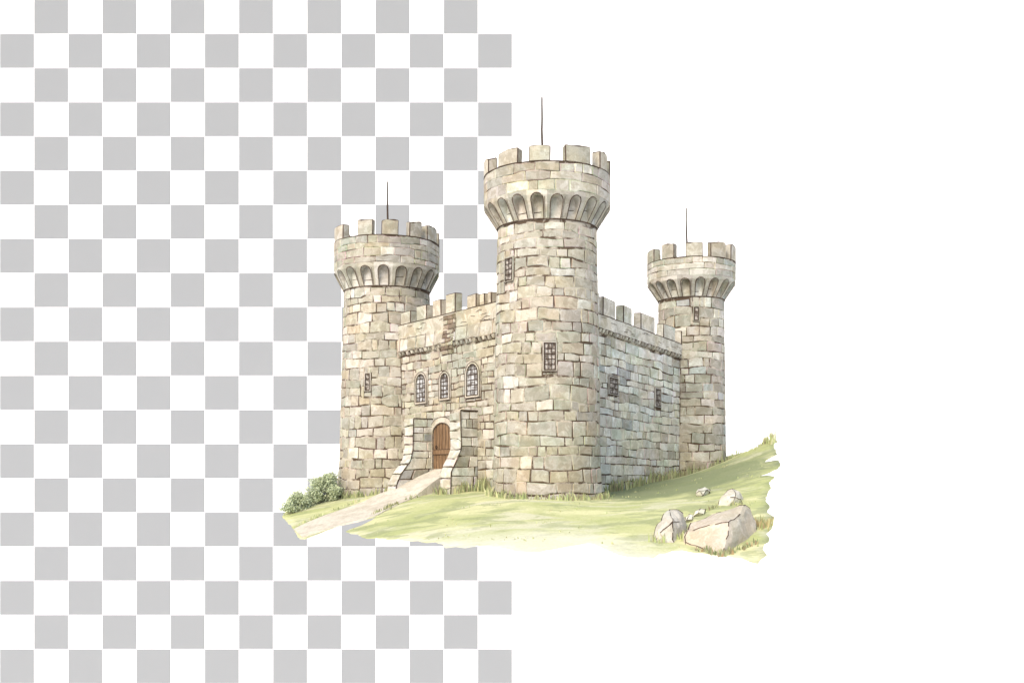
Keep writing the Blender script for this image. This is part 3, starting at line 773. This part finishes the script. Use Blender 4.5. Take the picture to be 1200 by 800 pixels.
# ------------------------------------------------------------------ boulders
def boulder(name, foot, dref, pts, label, cat, group, col, off=0.05, seed=1):
    bm = bmesh.new()
    k = (on_ground(*foot).y + DIST) - dref
    for q in pts: bm.verts.new(W(q[0], q[1], q[2] + k))
    r = bmesh.ops.convex_hull(bm, input=bm.verts[:])
    bmesh.ops.delete(bm, geom=[g for g in r['geom_interior'] + r['geom_unused'] if isinstance(g, bmesh.types.BMVert)], context='VERTS')
    bmesh.ops.dissolve_limit(bm, angle_limit=0.30, verts=bm.verts[:], edges=bm.edges[:])
    for e in bm.edges: e.seam = len(e.link_faces) == 2 and e.calc_face_angle(0) > 0.5
    bmesh.ops.triangulate(bm, faces=bm.faces[:])
    size = max((v.co - bm.verts[:][0].co).length for v in bm.verts)
    for _ in range(3): bmesh.ops.subdivide_edges(bm, edges=[e for e in bm.edges if e.calc_length() > size * 0.06], cuts=1, use_grid_fill=True)
    bmesh.ops.triangulate(bm, faces=bm.faces[:])
    for _ in range(2): bmesh.ops.smooth_vert(bm, verts=bm.verts[:], factor=0.4, use_axis_x=True, use_axis_y=True, use_axis_z=True)
    sc = min(1.0, size / 4)
    for v in bm.verts:
        for fr, am in ((0.9, 0.16), (3.2, 0.06)):
            q = v.co * (fr / sc)
            v.co += Vector((noise.noise(q + Vector((seed, 0, 0))), noise.noise(q + Vector((0, seed, 0))), noise.noise(q + Vector((0, 0, seed))))) * am * sc
    # dark lines along the arrises, broken here and there
    segs = [(e.verts[0].co.copy(), e.verts[1].co.copy()) for e in bm.edges if e.seam and noise.noise(e.verts[0].co * 1.7) > -0.22]
    for a, b2 in segs:
        d = (b2 - a); n1 = d.orthogonal().normalized(); n2 = d.normalized().cross(n1); r = off * (0.6 + 0.8 * abs(noise.noise(a * 2.3)))
        va = [[bm.verts.new(p + (n1 * math.cos(t) + n2 * math.sin(t)) * r) for t in (0, 2.1, 4.2)] for p in (a - d * 0.1, b2 + d * 0.1)]
        for q in range(3): bm.faces.new((va[0][q], va[0][(q+1) % 3], va[1][(q+1) % 3], va[1][q])).material_index = 1
    lay = bm.loops.layers.float_color.new('Col')
    for f in bm.faces:
        for l in f.loops: l[lay] = (*col, 1)
    me = bpy.data.meshes.new(name); bm.to_mesh(me); bm.free()
    me.materials.append(ROCK); me.materials.append(LINE)
    o = bpy.data.objects.new(name, me); COL.objects.link(o)
    return tag(o, label, cat, group)
GB = 'boulders on the grassy slope'
boulder('boulder', (846,651), 58.2, [(846,653,58.2),(800,644,60.2),(889,637,61.5),(838,632,64.5),(857.5,611,59.2),(805,622,60.3),(808.5,612.5,61.4),(872,592,61.2),(881,596,61.8),(886,612,62.0),(842,600,64),(803,636,60),(888.5,628,61.6)],
        'largest boulder, blocky and pinkish grey, at the front of the slope', 'boulder', GB, (0.50, 0.445, 0.36), 0.045, 3)
boulder('boulder', (783,634), 62.5, [(765.5,637,62.5),(765,627,62.8),(768.5,614,63.3),(777,603,63.8),(786,597,64.3),(794,597.5,64.6),(800,603,65),(804,613,65),(804,636,63.5),(780,634,67),(776,622,62.5),(789,613,62.7),(799,610,63.6),(789,637,62.2)],
        'rounded grey boulder half hidden in grass left of the largest boulder', 'boulder', GB, (0.50, 0.475, 0.405), 0.04, 8)
boulder('boulder', (856,592), 67.7, [(840,594,68),(841.5,588,68),(847,579,68.5),(854,574,69),(860,573,69.2),(867,576.5,69.5),(872,585,69.5),(873,593,69),(856,592,72),(855,594,67.7),(861,582,67.9),(851,583,67.9)],
        'pale boulder behind the top of the largest boulder', 'boulder', GB, (0.55, 0.52, 0.435), 0.035, 12)
boulder('stone', (823,581), 72.3, [(814,578.5,72.5),(818,573,73),(826,570.5,73.5),(832,573,73.5),(831.5,577,73),(824,581,72.3),(816,582,72.6),(829,581,73),(820,575,72.3),(828,573.5,72.6)],
        'small flat grey stone lying alone on the grass highest up the slope', 'stone', 'small stones between the boulders', (0.54, 0.53, 0.44), 0.03, 5)
boulder('stone', (806,611.5), 65.5, [(802,612,65.5),(803,606,65.7),(808,602,66),(813,603,66.2),(811,608,65.6),(806,613,66.0),(811,612,66.0),(805,609,65.3)],
        'small pale stone wedged against the rounded grey boulder', 'stone', 'small stones between the boulders', (0.66, 0.63, 0.50), 0.025, 6)
boulder('stone', (818,605), 66.8, [(811,606,66.8),(815,599,67),(821,595,67.2),(827,596,67.4),(825,602,67),(814,607,67.2),(824,605,67.2),(818,601,66.6)],
        'narrow whitish stone between rounded grey boulder and pale rear boulder', 'stone', 'small stones between the boulders', (0.66, 0.64, 0.50), 0.025, 7)

# ------------------------------------------------------------------ shrubs
def shrub(lobes, foot, label, seed, nleaf, leaf):
    rng = random.Random(seed)
    root = empty('shrub'); root.location = foot
    tag(root, label, 'shrub', 'shrubs beside the left tower')
    fb = MB(); sb = MB()
    tot = sum(r[1]*r[2] for r in lobes)
    for (c, rx, rz) in lobes:
        cc = c - foot
        path = [Vector((0, 0, -0.1)).lerp(cc + Vector((0, 0, rz * 0.3)), t/4) + Vector((rng.uniform(-.06, .06), rng.uniform(-.06, .06), 0)) for t in range(5)]
        sb.tube(path, [0.07, 0.06, 0.05, 0.035, 0.02], 0, n=5)
        clumps = [(Vector((rng.gauss(0, .5)*rx, rng.gauss(0, .5)*rx, rng.uniform(-0.75, 0.9)*rz)), rng.uniform(.2, .36), rng.uniform(0.88, 1.1)) for _ in range(22)]
        for _ in range(int(nleaf * rx * rz / tot)):
            q, sp, sh = rng.choice(clumps)
            k = math.sqrt(max(0.05, 1 - (q.z / rz)**2)) if q.z > 0 else 1
            p = cc + Vector((q.x * k, q.y * k, q.z)) + Vector((rng.gauss(0, sp), rng.gauss(0, sp), rng.gauss(0, sp))) * 0.75
            if p.z < -0.05: p.z = rng.uniform(0, .3)
            d = Vector((rng.gauss(0, 1), rng.gauss(0, 1), rng.gauss(0.7, .6))).normalized(); e = d.orthogonal().normalized()
            e.rotate(__import__('mathutils').Quaternion(d, rng.uniform(0, 6.28)))
            L = leaf * rng.uniform(0.7, 1.4)
            c0 = rng.choice([(0.46, 0.52, 0.34), (0.49, 0.55, 0.35), (0.43, 0.49, 0.32), (0.51, 0.56, 0.37), (0.45, 0.52, 0.35)])
            fb.add([p, p + d*L*0.5 + e*L*0.26, p + d*L, p + d*L*0.5 - e*L*0.26], [(0, 1, 2, 3)], 0, tuple(x * sh for x in c0))
    fb.build('foliage', [LEAF], root); sb.build('stem', [IRON], root)
    return root
g1 = W(378, 592, 91); g1.z = gz(g1.x, g1.y)
shrub([(W(378, 576, 91), 1.05, 1.35), (W(367, 585, 90), 0.7, 0.8), (W(389, 573, 92), 0.6, 1.3)], g1, 'taller grey green shrub close against the left tower', 3, 8000, 0.19)
g2 = W(348, 598, 88); g2.z = gz(g2.x, g2.y)
shrub([(W(347, 592, 88), 0.85, 0.9), (W(338, 599, 87), 0.4, 0.55), (W(357, 592, 89), 0.5, 0.8)], g2, 'lower rounded shrub at the outer edge of the knoll', 4, 5200, 0.18)

# ------------------------------------------------------------------ grass
gb = MB(); rng = random.Random(77)
GREENS = [(0.25, 0.28, 0.14), (0.32, 0.35, 0.18), (0.18, 0.20, 0.10), (0.40, 0.41, 0.22), (0.25, 0.23, 0.14)]
PALEG = [(0.38, 0.42, 0.20), (0.45, 0.47, 0.26), (0.32, 0.37, 0.17), (0.41, 0.40, 0.24)]
def blade(x, y, hgt, pal, wd=0.06):
    z = gz(x, y) - 0.05
    a = rng.uniform(0, 2*PI); ln = rng.uniform(0.0, 0.4) * hgt
    d = Vector((math.cos(a), math.sin(a), 0)); e = Vector((rng.uniform(.6, 1), rng.uniform(-.4, .4), 0)).normalized() * wd * rng.uniform(.6, 1.3)
    b0 = Vector((x, y, z)); m = b0 + d*ln*0.3 + Vector((0, 0, hgt*0.55)); t = b0 + d*ln + Vector((0, 0, hgt))
    gb.add([b0 - e, b0 + e, m + e*0.7, m - e*0.7, t], [(0, 1, 2, 3), (3, 2, 4)], 0, jit(rng.choice(pal), 0.15, rng))
def line(pl, n, spread, h0, h1, pal, clump=True):
    for (a, b2) in zip(pl, pl[1:]):
        L = (b2 - a).length
        for _ in range(int(n * L)):
            t = rng.random(); p = a.lerp(b2, t)
            k = noise.noise(Vector((p.x*1.1, p.y*1.1, 5)))
            if clump and k < rng.uniform(-0.5, 0.25): continue
            blade(p.x + rng.gauss(0, spread), p.y + rng.gauss(0, spread), rng.uniform(h0, h1) * 0.8 * (1 + max(0, k)), pal)
def ring_pts(T, r, a0, a1, n=14):
    return [T.at(math.radians(a0 + (a1-a0)*i/n), r, 0).to_2d() for i in range(n + 1)]
line(ring_pts(TC, 4.62, -85, 85), 34, 0.14, 0.25, 0.7, GREENS + PALEG)
line(ring_pts(TL, 4.95, -85, 25), 30, 0.14, 0.3, 0.9, GREENS)
line(ring_pts(TR, 3.65, -40, 95), 34, 0.15, 0.4, 1.4, GREENS)
wl = [WR.o + WR.d*u + WR.n*0.3 for u in (3.5, 9, 15, WRL - 3)]
line(wl, 36, 0.16, 0.4, 1.25, GREENS)
wl = [WL.o + WL.d*u + WL.n*0.4 for u in (3.0, ur0 - 0.1)]
line(wl, 60, 0.3, 0.5, 1.6, GREENS)
bl_ = [WL.o + WL.d*u + WL.n*h for u, h in ((ur0 - 0.25, 0.4), (ur0 - 0.25, 3.1), (ur0 + 1.6, 3.15))]
line(bl_, 45, 0.15, 0.3, 0.9, GREENS)
line([WL.o + WL.d*(ur0 + 1.7) + WL.n*3.0, WL.o + WL.d*(ur0 + 1.9) + WL.n*0.8], 45, 0.25, 0.4, 1.0, GREENS)
def gp(px, py): 
    p = on_ground(px, py); return p.to_2d() if p is not None else None
def gl(pxs): return [q for q in (gp(*s) for s in pxs) if q is not None]
line(gl([(803,641),(820,645),(846,651),(868,644),(889,636)]), 40, 0.10, 0.2, 0.5, GREENS + [(0.34, 0.26, 0.14)])
line(gl([(766,635),(785,634),(803,630)]), 60, 0.2, 0.3, 0.75, PALEG)
line(gl([(886,616),(895,618),(903,611)]), 60, 0.25, 0.3, 0.8, [(0.36, 0.28, 0.15), (0.42, 0.36, 0.18), (0.30, 0.30, 0.14)])
line(gl([(856,592),(872,590)]), 40, 0.15, 0.2, 0.5, GREENS)
line(gl([(805,610),(825,600),(842,594)]), 18, 0.1, 0.15, 0.4, GREENS)
line(gl([(345,618),(370,607),(400,595),(430,584)]), 14, 0.12, 0.12, 0.4, PALEG)
line(gl([(438,603),(455,596),(472,588),(490,582)]), 26, 0.12, 0.15, 0.45, GREENS)
sil = [W(*c).to_2d() for c in ((906, 520, 90.3), (902, 516, 92.0), (895, 520, 93.3), (884, 527, 95), (866, 536, 98), (852, 541, 100))]
line(sil, 16, 0.15, 0.15, 0.5, PALEG + GREENS)
line(sil[:3], 40, 0.12, 0.4, 1.1, PALEG)
line(sil[4:], 30, 0.2, 0.4, 1.5, PALEG)
# short turf in scattered drifts
x0, x1, y0, y1 = P2[:, 0].min(), P2[:, 0].max(), P2[:, 1].min(), P2[:, 1].max()
for _ in range(5000):
    x, y = rng.uniform(x0, x1), rng.uniform(y0, 12)
    if noise.noise(Vector((x*0.35, y*0.6, 21))) < 0.27: continue
    if not inside(x, y) or dist_edge(x, y) < 0.4: continue
    if x < -4 and y > -0.9*(x + 9) - 4.5 and y < -0.9*(x+9) + 6: continue
    blade(x, y, rng.uniform(0.08, 0.2), PALEG + GREENS[1:2], 0.05)
tag(gb.build('grass', [BLADE]), 'grass blades fringing the walls, boulders and slope', None, None, 'stuff')

# ------------------------------------------------------------------ backdrop board: checkered left half, plain white right half
BD = 230.0; sq = 40 * BD / F; bx, bz0, bz1 = 1000.0, EYE - 900 * BD / F, EYE + 1400 * BD / F
mb = MB()
# upright sheet, curved foot, and an unseen white floor added to bounce fill light
yb, zf, rf = BD - DIST, EYE - 950 * BD / F, 14.0
prof_ = [(yb, bz1), (yb, 60), (yb, zf + rf)] + [(yb - rf + rf * math.cos(a), zf + rf - rf * math.sin(a)) for a in [PI/2 * i/10 for i in range(1, 11)]] + [(yb - 120, zf), (-1100, zf)]
off_ = [(y_ + (1 if i < 4 else 0.5), z_ - (0 if i < 4 else 1)) for i, (y_, z_) in enumerate(prof_)]
mb.grid([[(x_, y_, z_) for x_ in (-bx, 0, bx)] for y_, z_ in prof_], 0)
mb.grid([[(x_, y_, z_) for x_ in (bx, 0, -bx)] for y_, z_ in off_], 0)
BOARD, nt, b = new_mat('checkered_board')
sx = N(nt, 'ShaderNodeSeparateXYZ'); nt.links.new(geo_pos(nt), sx.inputs[0])
def M(op, a, b2=None):
    m = N(nt, 'ShaderNodeMath', operation=op)
    for s, v in ((m.inputs[0], a), (m.inputs[1], b2)):
        if v is None: continue
        if isinstance(v, (int, float)): s.default_value = v
        else: nt.links.new(v, s)
    return m.outputs[0]
ztop = EYE + 550 * BD / F
i_ = M('FLOOR', M('DIVIDE', sx.outputs['X'], sq)); j_ = M('FLOOR', M('DIVIDE', M('SUBTRACT', ztop, sx.outputs['Z']), sq))
odd = M('FLOORED_MODULO', M('ADD', M('ADD', i_, j_), 1001.0), 2.0)   # i counts from the middle (15 squares each side)
odd = M('MULTIPLY', M('GREATER_THAN', odd, 0.5), M('MULTIPLY', M('LESS_THAN', sx.outputs['X'], 0.0), M('GREATER_THAN', sx.outputs['Z'], zf + rf)))
BOARD_WHITE, BOARD_GREY = (0.92, 0.92, 0.92), (0.258, 0.269, 0.2735)
c = mix(nt, BOARD_WHITE, BOARD_GREY, odd); nt.links.new(c, b.inputs['Base Color']); b.inputs['Specular IOR Level'].default_value = 0.0
tag(mb.build('backdrop', [BOARD]), 'white backdrop board, its left half checkered with grey squares', None, None, 'structure')

# ------------------------------------------------------------------ light
SUN_EL, SUN_AZ = math.radians(38), Vector((-0.47, -0.883)).normalized()
wd = bpy.data.worlds.new('World'); S.world = wd; wd.use_nodes = True
nt = wd.node_tree; bg = nt.nodes['Background']
sky = nt.nodes.new('ShaderNodeTexSky'); sky.sky_type = 'NISHITA'; sky.sun_disc = False
sky.sun_elevation = SUN_EL; sky.sun_rotation = math.atan2(SUN_AZ.x, SUN_AZ.y)
sky.air_density = 1.0; sky.dust_density = 3.0; sky.ozone_density = 1.0
nt.links.new(sky.outputs[0], bg.inputs['Color']); bg.inputs['Strength'].default_value = 0.15
sl = bpy.data.lights.new('sun', 'SUN'); sl.energy = 0.55; sl.angle = math.radians(18); sl.color = (1.0, 0.95, 0.86)
so = bpy.data.objects.new('sun', sl); COL.objects.link(so)
sd = Vector((SUN_AZ.x * math.cos(SUN_EL), SUN_AZ.y * math.cos(SUN_EL), math.sin(SUN_EL)))
so.rotation_euler = sd.to_track_quat('Z', 'Y').to_euler()

# ------------------------------------------------------------------ camera
cd = bpy.data.cameras.new('camera'); cd.lens = 36.0; cd.sensor_width = 36.0; cd.shift_y = 0.125; cd.clip_end = 2000
co = bpy.data.objects.new('camera', cd); COL.objects.link(co); co.location = (0, -DIST, EYE); co.rotation_euler = (PI/2, 0, 0)
S.camera = co
S.view_settings.view_transform = 'Standard'; S.view_settings.look = 'None'; S.view_settings.gamma = 1.0
S.view_settings.exposure = 1.1
S.cycles.use_denoising = True
S.cycles.max_bounces = 6
